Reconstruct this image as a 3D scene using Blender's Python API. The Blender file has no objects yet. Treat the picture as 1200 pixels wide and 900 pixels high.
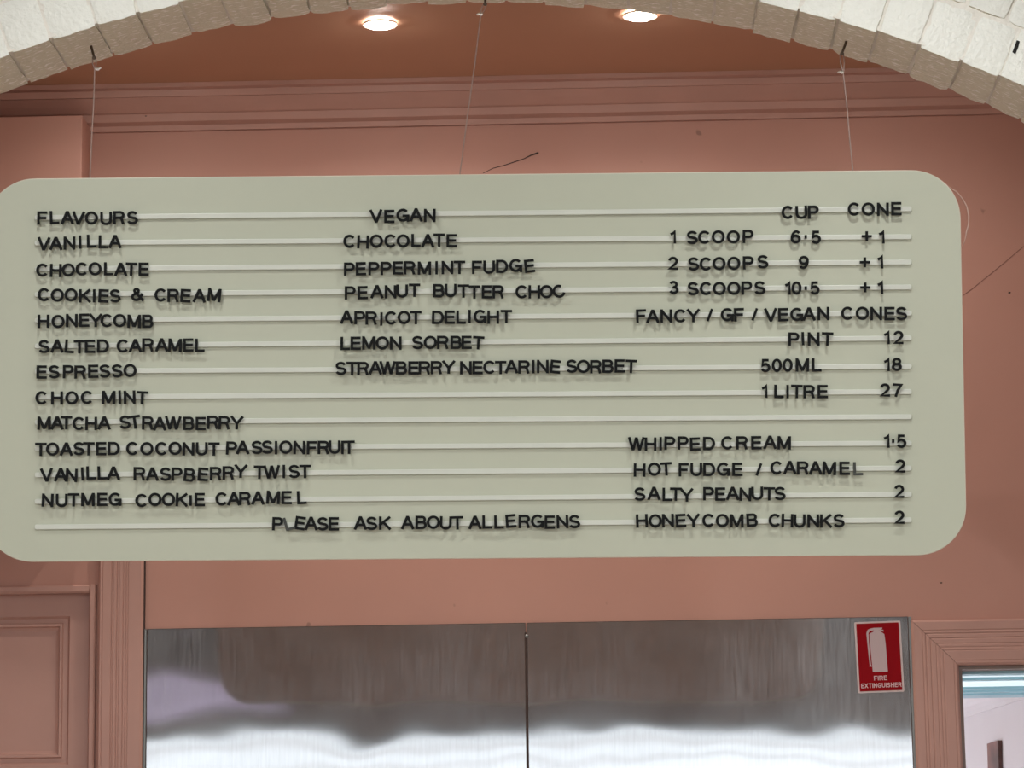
import bpy, bmesh, math, random
from mathutils import Vector, Matrix, Euler, noise
random.seed(7)
scene = bpy.context.scene
col = scene.collection
R = math.radians

# ------------------------------------------------------------------ camera
FPX = 3500.0
YAW, PITCH, ROLL = 0.0257, 0.1819, -0.0137
CAM = Vector((0, 0, 1.6))
fwd = Vector((-math.sin(YAW) * math.cos(PITCH), math.cos(YAW) * math.cos(PITCH), math.sin(PITCH)))
_r0 = Vector((math.cos(YAW), math.sin(YAW), 0)); _u0 = _r0.cross(fwd)
rgt = _r0 * math.cos(ROLL) + _u0 * math.sin(ROLL)
upv = -_r0 * math.sin(ROLL) + _u0 * math.cos(ROLL)
cam_d = bpy.data.cameras.new('camera'); cam = bpy.data.objects.new('camera', cam_d); col.objects.link(cam)
cam_d.sensor_width = 36; cam_d.lens = 36 * FPX / 1200; cam_d.clip_start = 0.05
m = Matrix((rgt, upv, -fwd)).transposed().to_4x4(); m.translation = CAM
cam.matrix_world = m
scene.camera = cam

# ------------------------------------------------------------------ world, big lights, exposure
W = bpy.data.worlds.new('world'); scene.world = W; W.use_nodes = True
W.node_tree.nodes['Background'].inputs[0].default_value = (0.86, 0.94, 1.0, 1)
W.node_tree.nodes['Background'].inputs[1].default_value = 1.35
vs = scene.view_settings
vs.view_transform = 'Standard'; vs.look = 'None'; vs.gamma = 1; vs.use_curve_mapping = False
vs.exposure = 0.5
try:
    scene.cycles.use_denoising = True
    scene.cycles.max_bounces = 8; scene.cycles.diffuse_bounces = 5
    scene.cycles.sample_clamp_indirect = 6
except Exception:
    pass

def portal(name, loc, rot, sx, sy):
    l = bpy.data.lights.new(name, 'AREA'); l.shape = 'RECTANGLE'; l.size = sx; l.size_y = sy
    l.cycles.is_portal = True
    o = bpy.data.objects.new(name, l); col.objects.link(o); o.location = loc; o.rotation_euler = rot
portal('window_daylight', (0, -3.25, 1.6), (R(90), 0, 0), 5.0, 2.2)      # faces into the shop (+Y)
portal('skylight_daylight', (0.2, 6.66, 2.34), (0, 0, 0), 2.2, .62)

def lamp(name, loc, power, colr, size, spread=180, rot=(0, 0, 0)):
    l = bpy.data.lights.new(name, 'AREA'); l.shape = 'DISK'; l.size = size
    l.energy = power; l.color = colr; l.spread = R(spread)
    o = bpy.data.objects.new(name, l); col.objects.link(o); o.location = loc; o.rotation_euler = rot
    return o
WARM = (1.0, 0.91, 0.80)
NEUTRAL = (1.0, 0.99, 0.975)
P_BACK, P_ARCH, P_ROOM = 2.3, 5.2, 48.0

# ------------------------------------------------------------------ helpers
def ray(px, py):
    return rgt * ((px - 600) / FPX) + upv * ((450 - py) / FPX) + fwd
def atY(px, py, Y):
    d = ray(px, py); return CAM + d * (Y / d.y)
def atZ(px, py, Z):
    d = ray(px, py); return CAM + d * ((Z - CAM.z) / d.z)

def mat(name, base, rough=0.6, metal=0.0, var=0.0, vscale=3.0, bump=0.0, bscale=40.0, bdist=0.002,
        stretch=(1, 1, 1), spec=0.5, spots=0.0, coord='Object', lit_fleck=None):
    m = bpy.data.materials.new(name); m.use_nodes = True
    nt = m.node_tree; N = nt.nodes; L = nt.links; b = N['Principled BSDF']
    b.inputs['Base Color'].default_value = (*base, 1)
    b.inputs['Roughness'].default_value = rough; b.inputs['Metallic'].default_value = metal
    b.inputs['Specular IOR Level'].default_value = spec
    tc = N.new('ShaderNodeTexCoord'); mp = N.new('ShaderNodeMapping'); mp.inputs['Scale'].default_value = stretch
    L.new(tc.outputs[coord], mp.inputs[0])
    last = None
    if var > 0:
        n = N.new('ShaderNodeTexNoise'); n.inputs['Scale'].default_value = vscale; n.inputs['Detail'].default_value = 5
        L.new(mp.outputs[0], n.inputs['Vector'])
        r = N.new('ShaderNodeValToRGB')
        r.color_ramp.elements[0].position = 0.3; r.color_ramp.elements[1].position = 0.7
        r.color_ramp.elements[0].color = (*[c * (1 - var) for c in base], 1)
        r.color_ramp.elements[1].color = (*[min(1, c * (1 + var)) for c in base], 1)
        L.new(n.outputs['Fac'], r.inputs[0]); last = r.outputs[0]
    if spots > 0:
        v = N.new('ShaderNodeTexNoise'); v.inputs['Scale'].default_value = 22; v.inputs['Detail'].default_value = 2
        L.new(mp.outputs[0], v.inputs['Vector'])
        r2 = N.new('ShaderNodeValToRGB')
        r2.color_ramp.elements[0].position = 0.745; r2.color_ramp.elements[1].position = 0.78
        r2.color_ramp.elements[0].color = (0, 0, 0, 1); r2.color_ramp.elements[1].color = (spots, spots, spots, 1)
        L.new(v.outputs['Fac'], r2.inputs[0])
        mx = N.new('ShaderNodeMix'); mx.data_type = 'RGBA'
        L.new(r2.outputs[0], mx.inputs['Factor'])
        if last: L.new(last, mx.inputs[6])
        else: mx.inputs[6].default_value = (*base, 1)
        mx.inputs[7].default_value = (*[c * 0.25 for c in base], 1); last = mx.outputs[2]
    if lit_fleck:  # pale flecks painted in for light catching on rough brick
        v = N.new('ShaderNodeTexNoise'); v.inputs['Scale'].default_value = 190; v.inputs['Detail'].default_value = 2
        mq = N.new('ShaderNodeMapping'); mq.inputs['Scale'].default_value = (0.35, 1, 1)
        L.new(tc.outputs[coord], mq.inputs[0]); L.new(mq.outputs[0], v.inputs['Vector'])
        r3 = N.new('ShaderNodeMapRange'); r3.inputs['From Min'].default_value = 0.57; r3.inputs['From Max'].default_value = 0.63
        L.new(v.outputs['Fac'], r3.inputs[0])
        mf = N.new('ShaderNodeMix'); mf.data_type = 'RGBA'; L.new(r3.outputs[0], mf.inputs['Factor'])
        if last: L.new(last, mf.inputs[6])
        else: mf.inputs[6].default_value = (*base, 1)
        mf.inputs[7].default_value = (*lit_fleck, 1); last = mf.outputs[2]
    if last: L.new(last, b.inputs['Base Color'])
    if bump > 0:
        n = N.new('ShaderNodeTexNoise'); n.inputs['Scale'].default_value = bscale; n.inputs['Detail'].default_value = 6
        L.new(mp.outputs[0], n.inputs['Vector'])
        bp = N.new('ShaderNodeBump'); bp.inputs['Strength'].default_value = bump; bp.inputs['Distance'].default_value = bdist
        L.new(n.outputs['Fac'], bp.inputs['Height']); L.new(bp.outputs[0], b.inputs['Normal'])
    return m

def obj(name, me_or_bm, material=None, parent=None, loc=(0, 0, 0), rot=(0, 0, 0), smooth=False, **props):
    if isinstance(me_or_bm, bmesh.types.BMesh):
        me = bpy.data.meshes.new(name); me_or_bm.normal_update(); me_or_bm.to_mesh(me); me_or_bm.free()
    else:
        me = me_or_bm
    if material and not me.materials: me.materials.append(material)
    if smooth: me.polygons.foreach_set('use_smooth', [True] * len(me.polygons))
    o = bpy.data.objects.new(name, me); col.objects.link(o)
    if parent: o.parent = parent
    o.location = loc; o.rotation_euler = rot
    for k, v in props.items(): o[k] = v
    return o
def empty(name, label, cat, loc=(0, 0, 0), rot=(0, 0, 0), group=None, kind=None):
    o = bpy.data.objects.new(name, None); col.objects.link(o); o.location = loc; o.rotation_euler = rot
    if label: o['label'] = label; o['category'] = cat
    if group: o['group'] = group
    if kind: o['kind'] = kind
    o.empty_display_size = 0.05
    return o
def tag(o, label, cat, group=None):
    o['label'] = label; o['category'] = cat
    if group: o['group'] = group
    return o

def bm_box(lo, hi, bevel=0.0, bm=None):
    own = bm is None
    if own: bm = bmesh.new()
    vs_ = [bm.verts.new((x, y, z)) for x in (lo[0], hi[0]) for y in (lo[1], hi[1]) for z in (lo[2], hi[2])]
    for f in ((0, 1, 3, 2), (4, 6, 7, 5), (0, 4, 5, 1), (2, 3, 7, 6), (0, 2, 6, 4), (1, 5, 7, 3)):
        bm.faces.new([vs_[i] for i in f])
    if bevel: bmesh.ops.bevel(bm, geom=bm.edges[:], offset=bevel, segments=2, affect='EDGES', profile=0.5)
    bmesh.ops.recalc_face_normals(bm, faces=bm.faces[:])
    return bm

def bm_grid_wall(xs, zs, holes, y0, y1):
    """slab between y0 and y1 in the XZ plane made of cells; cells whose centre is in a hole are left out, with reveals"""
    bm = bmesh.new(); V = {}
    def v(i, j, k):
        if (i, j, k) not in V: V[(i, j, k)] = bm.verts.new((xs[i], (y0, y1)[k], zs[j]))
        return V[(i, j, k)]
    def solid(i, j):
        if i < 0 or j < 0 or i >= len(xs) - 1 or j >= len(zs) - 1: return False
        cx = (xs[i] + xs[i + 1]) / 2; cz = (zs[j] + zs[j + 1]) / 2
        return not any(a < cx < b and c < cz < d for a, b, c, d in holes)
    for i in range(len(xs) - 1):
        for j in range(len(zs) - 1):
            if not solid(i, j): continue
            bm.faces.new([v(i, j, 0), v(i + 1, j, 0), v(i + 1, j + 1, 0), v(i, j + 1, 0)])
            bm.faces.new([v(i, j, 1), v(i, j + 1, 1), v(i + 1, j + 1, 1), v(i + 1, j, 1)])
            if not solid(i - 1, j): bm.faces.new([v(i, j, 0), v(i, j + 1, 0), v(i, j + 1, 1), v(i, j, 1)])
            if not solid(i + 1, j): bm.faces.new([v(i + 1, j, 0), v(i + 1, j, 1), v(i + 1, j + 1, 1), v(i + 1, j + 1, 0)])
            if not solid(i, j - 1): bm.faces.new([v(i, j, 0), v(i, j, 1), v(i + 1, j, 1), v(i + 1, j, 0)])
            if not solid(i, j + 1): bm.faces.new([v(i, j + 1, 0), v(i + 1, j + 1, 0), v(i + 1, j + 1, 1), v(i, j + 1, 1)])
    return bm

def bm_tube(pts, r, n=8, bm=None):
    if bm is None: bm = bmesh.new()
    rings = []
    for i, p in enumerate(pts):
        p = Vector(p)
        a = Vector(pts[max(i - 1, 0)]); b = Vector(pts[min(i + 1, len(pts) - 1)])
        t = (b - a).normalized()
        s = t.cross(Vector((0, 1, 0.01))).normalized(); u = s.cross(t)
        rr = r[i] if isinstance(r, (list, tuple)) else r
        rings.append([bm.verts.new(p + (s * math.cos(k * 2 * math.pi / n) + u * math.sin(k * 2 * math.pi / n)) * rr) for k in range(n)])
    for A, B in zip(rings, rings[1:]):
        for k in range(n):
            bm.faces.new([A[k], A[(k + 1) % n], B[(k + 1) % n], B[k]])
    bm.faces.new(rings[0][::-1]); bm.faces.new(rings[-1])
    bmesh.ops.recalc_face_normals(bm, faces=bm.faces[:])
    return bm

def bm_sweep(quads, closed=False):
    """quads = list of equally long rings of points; skin them"""
    bm = bmesh.new()
    rings = [[bm.verts.new(p) for p in ring] for ring in quads]
    n = len(rings[0])
    for A, B in zip(rings, rings[1:]):
        for k in range(n):
            bm.faces.new([A[k], A[(k + 1) % n], B[(k + 1) % n], B[k]])
    bm.faces.new(rings[0][::-1]); bm.faces.new(rings[-1])
    bmesh.ops.recalc_face_normals(bm, faces=bm.faces[:])
    return bm

def prism(pts, y0, y1, bevel=0.0):
    """polygon in XZ extruded from y0 (front) to y1"""
    bm = bmesh.new()
    a = [bm.verts.new((x, y0, z)) for x, z in pts]; b = [bm.verts.new((x, y1, z)) for x, z in pts]
    f = bm.faces.new(a); bm.faces.new(b[::-1]); n = len(pts)
    for i in range(n): bm.faces.new([a[i], b[i], b[(i + 1) % n], a[(i + 1) % n]])
    bmesh.ops.recalc_face_normals(bm, faces=bm.faces[:])
    if bevel:
        es = [e for e in bm.edges if all(abs(v.co.y - y0) < 1e-7 for v in e.verts)]
        bmesh.ops.bevel(bm, geom=es, offset=bevel, segments=2, affect='EDGES', profile=0.5)
    return bm

# ------------------------------------------------------------------ materials
PINK = (0.47, 0.252, 0.202)
M_pink = mat('dusty pink wall paint', PINK, 0.62, var=0.05, vscale=2.2, bump=0.12, bscale=55, bdist=0.0012, spots=0.5)
M_pinktrim = mat('dusty pink gloss paint on timber', (0.455, 0.262, 0.218), 0.5, var=0.05, vscale=6, bump=0.15, bscale=30, bdist=0.001, stretch=(1, 1, 1))
M_terra = mat('terracotta ceiling paint', (0.47, 0.265, 0.17), 0.6, var=0.03, vscale=3, bump=0.15, bscale=8, bdist=0.0015, stretch=(0.3, 1, 9))
M_gap_shade = mat('dark gap and shade strip', (0.05, 0.03, 0.025), 0.8)
M_brick_shade = mat('thick cream paint on rough brick', (0.72, 0.71, 0.575), 0.42, var=0.04, vscale=9, bump=1.0, bscale=150, bdist=0.007, stretch=(0.5, 1.2, 1.0), lit_fleck=(0.99, 0.98, 0.93), spec=0.45)  # darker, yellower tint puts the shade of the soffit into the colour
M_brick_lit = mat('smooth built-up cream paint on brick face', (0.80, 0.825, 0.77), 0.45, var=0.02, vscale=14, bump=0.7, bscale=130, bdist=0.004)  # same cream paint in its lit tone, for front and rear faces
M_mortar = mat('cream painted mortar', (0.78, 0.77, 0.705), 0.6, var=0.06, vscale=30, bump=0.8, bscale=70, bdist=0.006)
M_wallwhite = mat('cream wall paint', (0.74, 0.72, 0.66), 0.7, var=0.03, vscale=2)
M_board = mat('sage green satin paint', (0.42, 0.445, 0.355), 0.42, var=0.03, vscale=1.6, bump=0.06, bscale=120, bdist=0.0004)
M_boardback = mat('raw brown fibreboard', (0.20, 0.15, 0.125), 0.8, var=0.1, vscale=20)
M_track = mat('pale plastic letter track', (0.53, 0.56, 0.50), 0.35, var=0.04, vscale=9)
M_letter = mat('black plastic letter', (0.004, 0.005, 0.005), 0.5, spec=0.12)
M_letterg = mat('greyish worn plastic letter', (0.05, 0.055, 0.05), 0.5, spec=0.2)
M_string = mat('greyish nylon string', (0.27, 0.18, 0.15), 0.5, var=0.15, vscale=60)
M_nail = mat('dark iron nail', (0.10, 0.07, 0.05), 0.45, metal=0.8)
M_clip = mat('bright metal crimp', (0.75, 0.75, 0.74), 0.25, metal=1.0)
M_red = mat('signal red sticker print', (0.25, 0.001, 0.005), 0.5, spec=0.08)
M_signwhite = mat('white sticker vinyl', (0.60, 0.50, 0.50), 0.5, spec=0.2)
M_white = mat('white plaster', (0.80, 0.775, 0.80), 0.7, var=0.02, vscale=2)
M_creamceil = mat('cream ceiling board', (0.78, 0.72, 0.66), 0.7)
M_floor = mat('warm timber floor', (0.20, 0.125, 0.085), 0.45, var=0.25, vscale=2.0, stretch=(8, 1, 1))
M_tile = mat('pale floor tile', (0.70, 0.66, 0.61), 0.5, var=0.1)
M_fascia = mat('dark brown grey fascia paint', (0.085, 0.058, 0.050), 0.7)
M_edge = mat('dull aluminium edging', (0.20, 0.205, 0.20), 0.45, metal=0.7)
M_reveal = mat('grey brown jamb paint', (0.22, 0.17, 0.15), 0.6)
M_bezel = mat('pale lamp bezel', (0.75, 0.66, 0.58), 0.4)
M_window = mat('dark window frame', (0.05, 0.05, 0.05), 0.5)

def emit(name, c, s):
    m = bpy.data.materials.new(name); m.use_nodes = True; N = m.node_tree.nodes; N.clear()
    e = N.new('ShaderNodeEmission'); e.inputs[0].default_value = (*c, 1); e.inputs[1].default_value = s
    o = N.new('ShaderNodeOutputMaterial'); m.node_tree.links.new(e.outputs[0], o.inputs[0]); return m
M_lens = emit('lamp lens', (1.0, 0.93, 0.84), 170)
M_panel_lens = emit('lamp diffuser', (1.0, 0.93, 0.84), 5)

def steel():
    m = bpy.data.materials.new('brushed stainless steel'); m.use_nodes = True
    nt = m.node_tree; N = nt.nodes; L = nt.links; b = N['Principled BSDF']
    b.inputs['Metallic'].default_value = 1; b.inputs['Base Color'].default_value = (0.66, 0.655, 0.66, 1)
    b.inputs['Roughness'].default_value = 0.045
    tc = N.new('ShaderNodeTexCoord')
    mp = N.new('ShaderNodeMapping'); mp.inputs['Scale'].default_value = (1, 1, 0.06)
    L.new(tc.outputs['Object'], mp.inputs[0])
    n = N.new('ShaderNodeTexNoise'); n.inputs['Scale'].default_value = 220; n.inputs['Detail'].default_value = 4
    L.new(mp.outputs[0], n.inputs['Vector'])
    n2 = N.new('ShaderNodeTexNoise'); n2.inputs['Scale'].default_value = 6; n2.inputs['Detail'].default_value = 5
    L.new(tc.outputs['Object'], n2.inputs['Vector'])
    # smeary film: a second rougher lobe, patchy
    b2 = N.new('ShaderNodeBsdfPrincipled'); b2.inputs['Metallic'].default_value = 1
    b2.inputs['Base Color'].default_value = (0.66, 0.655, 0.66, 1); b2.inputs['Roughness'].default_value = 0.33
    ad = N.new('ShaderNodeMath'); ad.operation = 'MULTIPLY'; L.new(n.outputs['Fac'], ad.inputs[0]); L.new(n2.outputs['Fac'], ad.inputs[1])
    r = N.new('ShaderNodeMapRange'); r.inputs['From Min'].default_value = 0.12; r.inputs['From Max'].default_value = 0.42
    r.inputs['To Min'].default_value = 0.05; r.inputs['To Max'].default_value = 0.18
    L.new(ad.outputs[0], r.inputs[0])
    mx = N.new('ShaderNodeMixShader'); L.new(r.outputs[0], mx.inputs[0]); L.new(b.outputs[0], mx.inputs[1]); L.new(b2.outputs[0], mx.inputs[2])
    L.new(mx.outputs[0], N['Material Output'].inputs[0])
    return m
M_steel = steel()

def translucent():
    m = bpy.data.materials.new('aqua translucent roof sheet'); m.use_nodes = True; N = m.node_tree.nodes; L = m.node_tree.links; N.clear()
    t = N.new('ShaderNodeBsdfTranslucent'); t.inputs[0].default_value = (0.86, 0.97, 0.99, 1)
    d = N.new('ShaderNodeBsdfDiffuse'); d.inputs[0].default_value = (0.4, 0.6, 0.65, 1)
    x = N.new('ShaderNodeMixShader'); x.inputs[0].default_value = 0.04
    L.new(t.outputs[0], x.inputs[1]); L.new(d.outputs[0], x.inputs[2])
    o = N.new('ShaderNodeOutputMaterial'); L.new(x.outputs[0], o.inputs[0]); return m
M_aqua = translucent()

# ------------------------------------------------------------------ setting: front shop (behind and around the camera)
ZC = 3.42                      # ceiling height of both rooms
YF, YB, YW = 4.685, 4.86, 6.30 # arch front face, arch back face, back wall
XL, XR = -2.6, 2.6
def struct(name, bm, m_, **k): return obj(name, bm, m_, kind='structure', **k)
struct('floor', bm_box((XL - .2, -3.4, -.1), (XR + .2, YF, 0)), M_floor)
struct('floor_back', bm_box((XL - .2, YF, -.1), (XR + .2, YW + .1, 0)), M_tile)
struct('ceiling_front', bm_box((XL - .2, -3.4, ZC), (XR + .2, YF, ZC + .1)), M_fascia)
struct('wall_left', bm_box((XL - .2, -3.4, 0), (XL, YF, ZC)), M_wallwhite)
struct('wall_right', bm_box((XR, -3.4, 0), (XR + .2, YF, ZC)), M_wallwhite)
struct('wall_front', bm_grid_wall([XL, -2.5, -2.45, -1.6, 2.5, XR], [0, .5, 2.7, 2.77, 2.92, ZC], [(-2.5, 2.5, .5, 2.7), (-2.45, -1.6, 2.77, 2.92)], -3.4, -3.2), M_fascia)
struct('reflection_window', bm_box((-2.45, -3.34, 2.80), (-1.6, -3.28, 2.812)), M_fascia)  # unseen slot window added to put a pale band in the steel's reflection
M_reflection_pane = bpy.data.materials.new('lilac reflection pane'); M_reflection_pane.use_nodes = True
_n = M_reflection_pane.node_tree.nodes; _n.clear(); _t = _n.new('ShaderNodeBsdfTranslucent'); _t.inputs[0].default_value = (0.80, 0.70, 0.80, 1)
_o = _n.new('ShaderNodeOutputMaterial'); M_reflection_pane.node_tree.links.new(_t.outputs[0], _o.inputs[0])
obj('reflection_pane', bm_box((-2.45, -3.315, 2.77), (-1.6, -3.312, 2.92)), M_reflection_pane, bpy.data.objects['reflection_window'])
obj('reflection_pane_bar', bm_box((-2.45, -3.34, 2.86), (-1.6, -3.28, 2.868)), M_fascia, bpy.data.objects['reflection_window'])
wf = struct('window_1', bm_box((-2.5, -3.34, .5), (2.5, -3.28, .56)), M_window)
obj('window_frame', bm_box((-2.5, -3.34, 2.64), (2.5, -3.28, 2.7)), M_window, wf)
for z in (2.455, 2.56): obj('reflection_bar', bm_box((-2.44, -3.33, z), (2.44, -3.29, z + .028)), M_white, wf)  # bars added to the window to band the steel's reflection
for x in (-2.47, 2.47): obj('mullion', bm_box((x - .03, -3.34, .56), (x + .03, -3.28, 2.64)), M_window, wf)

# ------------------------------------------------------------------ the arch wall
AX, AZ, AR = -0.2196, 1.0411, 2.1097
def apt(a, r): return (AX + r * math.sin(a), AZ + r * math.cos(a))     # a measured from the vertical
AEND = R(55)
def arch_wall(r_in, y0, y1):
    """wall slab with the segmental arched opening whose intrados radius is r_in"""
    n = 96; bm = bmesh.new()
    A = [apt(-AEND + 2 * AEND * i / n, r_in) for i in range(n + 1)]
    pts = [(A[0][0], 0)] + A + [(A[-1][0], 0)]
    out = []
    for i, (x, z) in enumerate(pts):
        if i == 0: out.append((XL, 0))
        elif i == len(pts) - 1: out.append((XR, 0))
        else: out.append((XL + (XR - XL) * (i - 1) / n, ZC) if 1 < i < len(pts) - 2 else ((XL if i <= 1 else XR), ZC))
    rows = []
    for (x, z), (X, Z) in zip(pts, out):
        rows.append([bm.verts.new((x, y0, z)), bm.verts.new((X, y0, Z)), bm.verts.new((X, y1, Z)), bm.verts.new((x, y1, z))])
    for P, Q in zip(rows, rows[1:]):
        for k in range(4): bm.faces.new([P[k], P[(k + 1) % 4], Q[(k + 1) % 4], Q[k]])
    bm.faces.new(rows[0][::-1]); bm.faces.new(rows[-1])
    bmesh.ops.recalc_face_normals(bm, faces=bm.faces[:])
    return bm
wall_arch = struct('wall_arch', arch_wall(AR + .0055, YF + .0042, YB - .003), M_mortar)

def brick_mesh(width, r0, r1, y0, y1, seed, ragged=1.0):
    """one hand-laid voussoir: local x tangential, z radial (0 at r0), y depth; tapered, chipped and uneven"""
    bm = bmesh.new(); rnd = random.Random(seed)
    nx, ny, nz = 5, 9, 6; ln = r1 - r0; sc = r1 / r0
    V = {}
    tw = rnd.uniform(-.0015, .0015)
    for i in range(nx + 1):
        for j in range(ny + 1):
            for k in range(nz + 1):
                if not (i in (0, nx) or j in (0, ny) or k in (0, nz)): continue
                u, v, w = i / nx, j / ny, k / nz
                hw = width / 2 * (1 + (sc - 1) * w)
                x = (2 * u - 1) * hw; y = y0 + (y1 - y0) * v; z = ln * w
                nn = Vector((x * 60 + seed * 9.1, y * 34, z * 60))
                q = noise.noise_vector(nn) * 0.0013 * ragged
                q2 = noise.noise_vector(nn * 2.7) * 0.0009 * ragged
                x += q.x + q2.x + tw * (v - .5); y += (q.y + q2.y) * .7; z += (q.z + q2.z) * .9
                ex = (i in (0, nx)) + (j in (0, ny)) + (k in (0, nz))
                if ex >= 2:                                     # worn arrises
                    c = 0.0015 * (1 if ex == 2 else 1.8) * rnd.uniform(.4, 1.5)
                    if i in (0, nx): x -= math.copysign(c * .8, x)
                    if j in (0, ny): y += c * (1 if j == 0 else -1)
                    if k == 0: z += c
                    if k == nz: z -= c
                V[(i, j, k)] = bm.verts.new((x, y, z))
    def q4(a, b, c, d): bm.faces.new([V[a], V[b], V[c], V[d]])
    for i in range(nx):
        for j in range(ny):
            q4((i, j, 0), (i, j + 1, 0), (i + 1, j + 1, 0), (i + 1, j, 0)); q4((i, j, nz), (i + 1, j, nz), (i + 1, j + 1, nz), (i, j + 1, nz))
    for i in range(nx):
        for k in range(nz):
            q4((i, 0, k), (i + 1, 0, k), (i + 1, 0, k + 1), (i, 0, k + 1)); q4((i, ny, k), (i, ny, k + 1), (i + 1, ny, k + 1), (i + 1, ny, k))
    for j in range(ny):
        for k in range(nz):
            q4((0, j, k), (0, j, k + 1), (0, j + 1, k + 1), (0, j + 1, k)); q4((nx, j, k), (nx, j + 1, k), (nx, j + 1, k + 1), (nx, j, k + 1))
    bmesh.ops.recalc_face_normals(bm, faces=bm.faces[:])
    on = {v: k for k, v in V.items()}
    for e in bm.edges:                                          # crisp arrises between the faces
        a, b = on[e.verts[0]], on[e.verts[1]]
        if sum(1 for t, n_ in zip(range(3), (nx, ny, nz)) if a[t] == b[t] and a[t] in (0, n_)) >= 2: e.smooth = False
    me = bpy.data.meshes.new('brick'); bm.to_mesh(me); bm.free()
    me.materials.append(M_brick_shade); me.materials.append(M_brick_lit)
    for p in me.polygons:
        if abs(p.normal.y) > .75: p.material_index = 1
    me.polygons.foreach_set('use_smooth', [True] * len(me.polygons))
    return me

# joints along the soffit's rear edge, then the same spacing carried on to the springings
JX = [35, 81, 133, 180, 227, 273, 320, 366, 411, 455, 501, 548, 593, 637, 686, 736, 785, 835, 882, 928, 973, 1018, 1063, 1112, 1153, 1193]
JY = [97, 80, 65, 52, 42, 33, 26, 21, 17, 13, 9, 8, 8, 11, 14, 17, 21, 27, 35, 47, 60, 71, 91, 107, 127, 146]
JA = []
for x, y in zip(JX, JY):
    p = atY(x, y, YB); JA.append(math.atan2(p.x - AX, p.z - AZ))
step = (JA[-1] - JA[0]) / (len(JA) - 1)
while JA[0] > -AEND + step: JA.insert(0, JA[0] - step)
while JA[-1] < AEND - step: JA.append(JA[-1] + step)
RING1, RING2 = AR + .088, AR + .190
for n_, (a, b) in enumerate(zip(JA, JA[1:])):
    mid = (a + b) / 2; dr = random.uniform(-.0025, .0025)
    gap = random.uniform(.001, .0038)
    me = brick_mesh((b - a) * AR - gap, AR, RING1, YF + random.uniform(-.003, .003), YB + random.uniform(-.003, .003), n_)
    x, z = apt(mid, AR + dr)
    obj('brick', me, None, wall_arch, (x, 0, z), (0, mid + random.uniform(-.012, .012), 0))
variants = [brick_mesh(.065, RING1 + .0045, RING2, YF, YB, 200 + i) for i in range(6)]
s2 = .069 / RING1; a = -AEND + .02; i = 0
while a < AEND - .02:
    x, z = apt(a, RING1 + .0045)
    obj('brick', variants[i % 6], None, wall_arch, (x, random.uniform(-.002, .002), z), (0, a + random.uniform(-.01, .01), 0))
    a += s2; i += 1

# ------------------------------------------------------------------ setting: back room
XBL, XBR = -2.3, 2.3
struct('ceiling_back', bm_box((XBL, YB, ZC), (XBR, YW + .15, ZC + .1)), M_terra)
struct('wall_side_left', bm_box((XBL - .1, YB, 0), (XBL, YW, ZC)), M_pink)
struct('wall_side_right', bm_box((XBR, YB, 0), (XBR + .1, YW, ZC)), M_pink)
d_in = atY(1123.5, 781.5, YW)                     # inner top corner of the right doorway
DX0, DZ = d_in.x, d_in.z; DX1 = DX0 + .46
pl = atY(108, 695, YW); LX1, LZ = pl.x, pl.z; LX0 = LX1 - .72
wall_back = struct('wall_back', bm_grid_wall([XBL, LX0, LX1, DX0, DX1, XBR], [0, DZ, LZ, ZC],
            [(DX0, DX1, 0, DZ), (LX0, LX1, 0, LZ)], YW, YW + .05), M_pink)

# cornice along the back wall
prof = [(0, 3.334), (.008, 3.334), (.011, 3.345), (.026, 3.350), (.030, 3.366), (.036, 3.368), (.050, 3.380), (.064, 3.394), (.069, 3.394), (.072, 3.408), (.086, 3.410), (.086, ZC), (0, ZC)]
struct('trim_1', bm_sweep([[(x, YW - d, z) for d, z in prof] for x in (XBL, -1.0, XBR)]), M_pinktrim)
# boxed bulkhead at the left, over the small door
b_tr = atY(96.5, 135, 6.19)
struct('trim_2', bm_box((XBL, 6.19, 2.50), (b_tr.x, YW, b_tr.z), .002), M_pink)
# fluted pilaster strip beside the left door
def board_profile(w, t, grooves):
    """cross-section across a moulded board: (u, v) from u=0 to w with narrow V grooves at the given fractions"""
    P = [(0, 0), (0, t * .75), (w * .05, t)]
    for g, wd, dp in grooves:
        P += [((g - wd) * w, t), ((g - wd * .2) * w, t - dp), ((g + wd * .2) * w, t - dp), ((g + wd) * w, t)]
    P += [(w * .95, t), (w, t * .75), (w, 0)]
    return P
pL, pR = atY(114, 760, YW - .022), atY(167, 760, YW - .022)
PW = pR.x - pL.x
gr = [(.10, .012, .0012), (.30, .014, .0014), (.34, .012, .0012), (.42, .014, .0014), (.47, .012, .0012), (.56, .014, .0014), (.62, .014, .0014), (.67, .012, .0012)]
sec = board_profile(PW, .022, gr)
struct('trim_3', bm_sweep([[(pL.x + u, YW - v, z) for u, v in sec] for z in (0, 2.6)]), M_pinktrim)
struct('pilaster_shade_strip', bm_box((pR.x - .0005, YW - .012, 0), (pR.x + .0022, YW - .0005, 2.6)), M_gap_shade)  # thin dark strip standing in for the shade along the pilaster's edge
# stop bead round the left door: vertical and horizontal
bead = [(0, 0), (0, .010), (.003, .014), (.010, .014), (.014, .010), (.014, 0)]
bx = atY(104.5, 800, YW); bz = atY(60, 686.5, YW).z
struct('trim_4', bm_sweep([[(bx.x + u, YW - v, z) for u, v in bead] for z in (0, bz)]), M_pinktrim)
struct('trim_5', bm_sweep([[(x, YW - v, bz - u * 1.25) for u, v in bead] for x in (LX0, bx.x)]), M_pinktrim)
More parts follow.
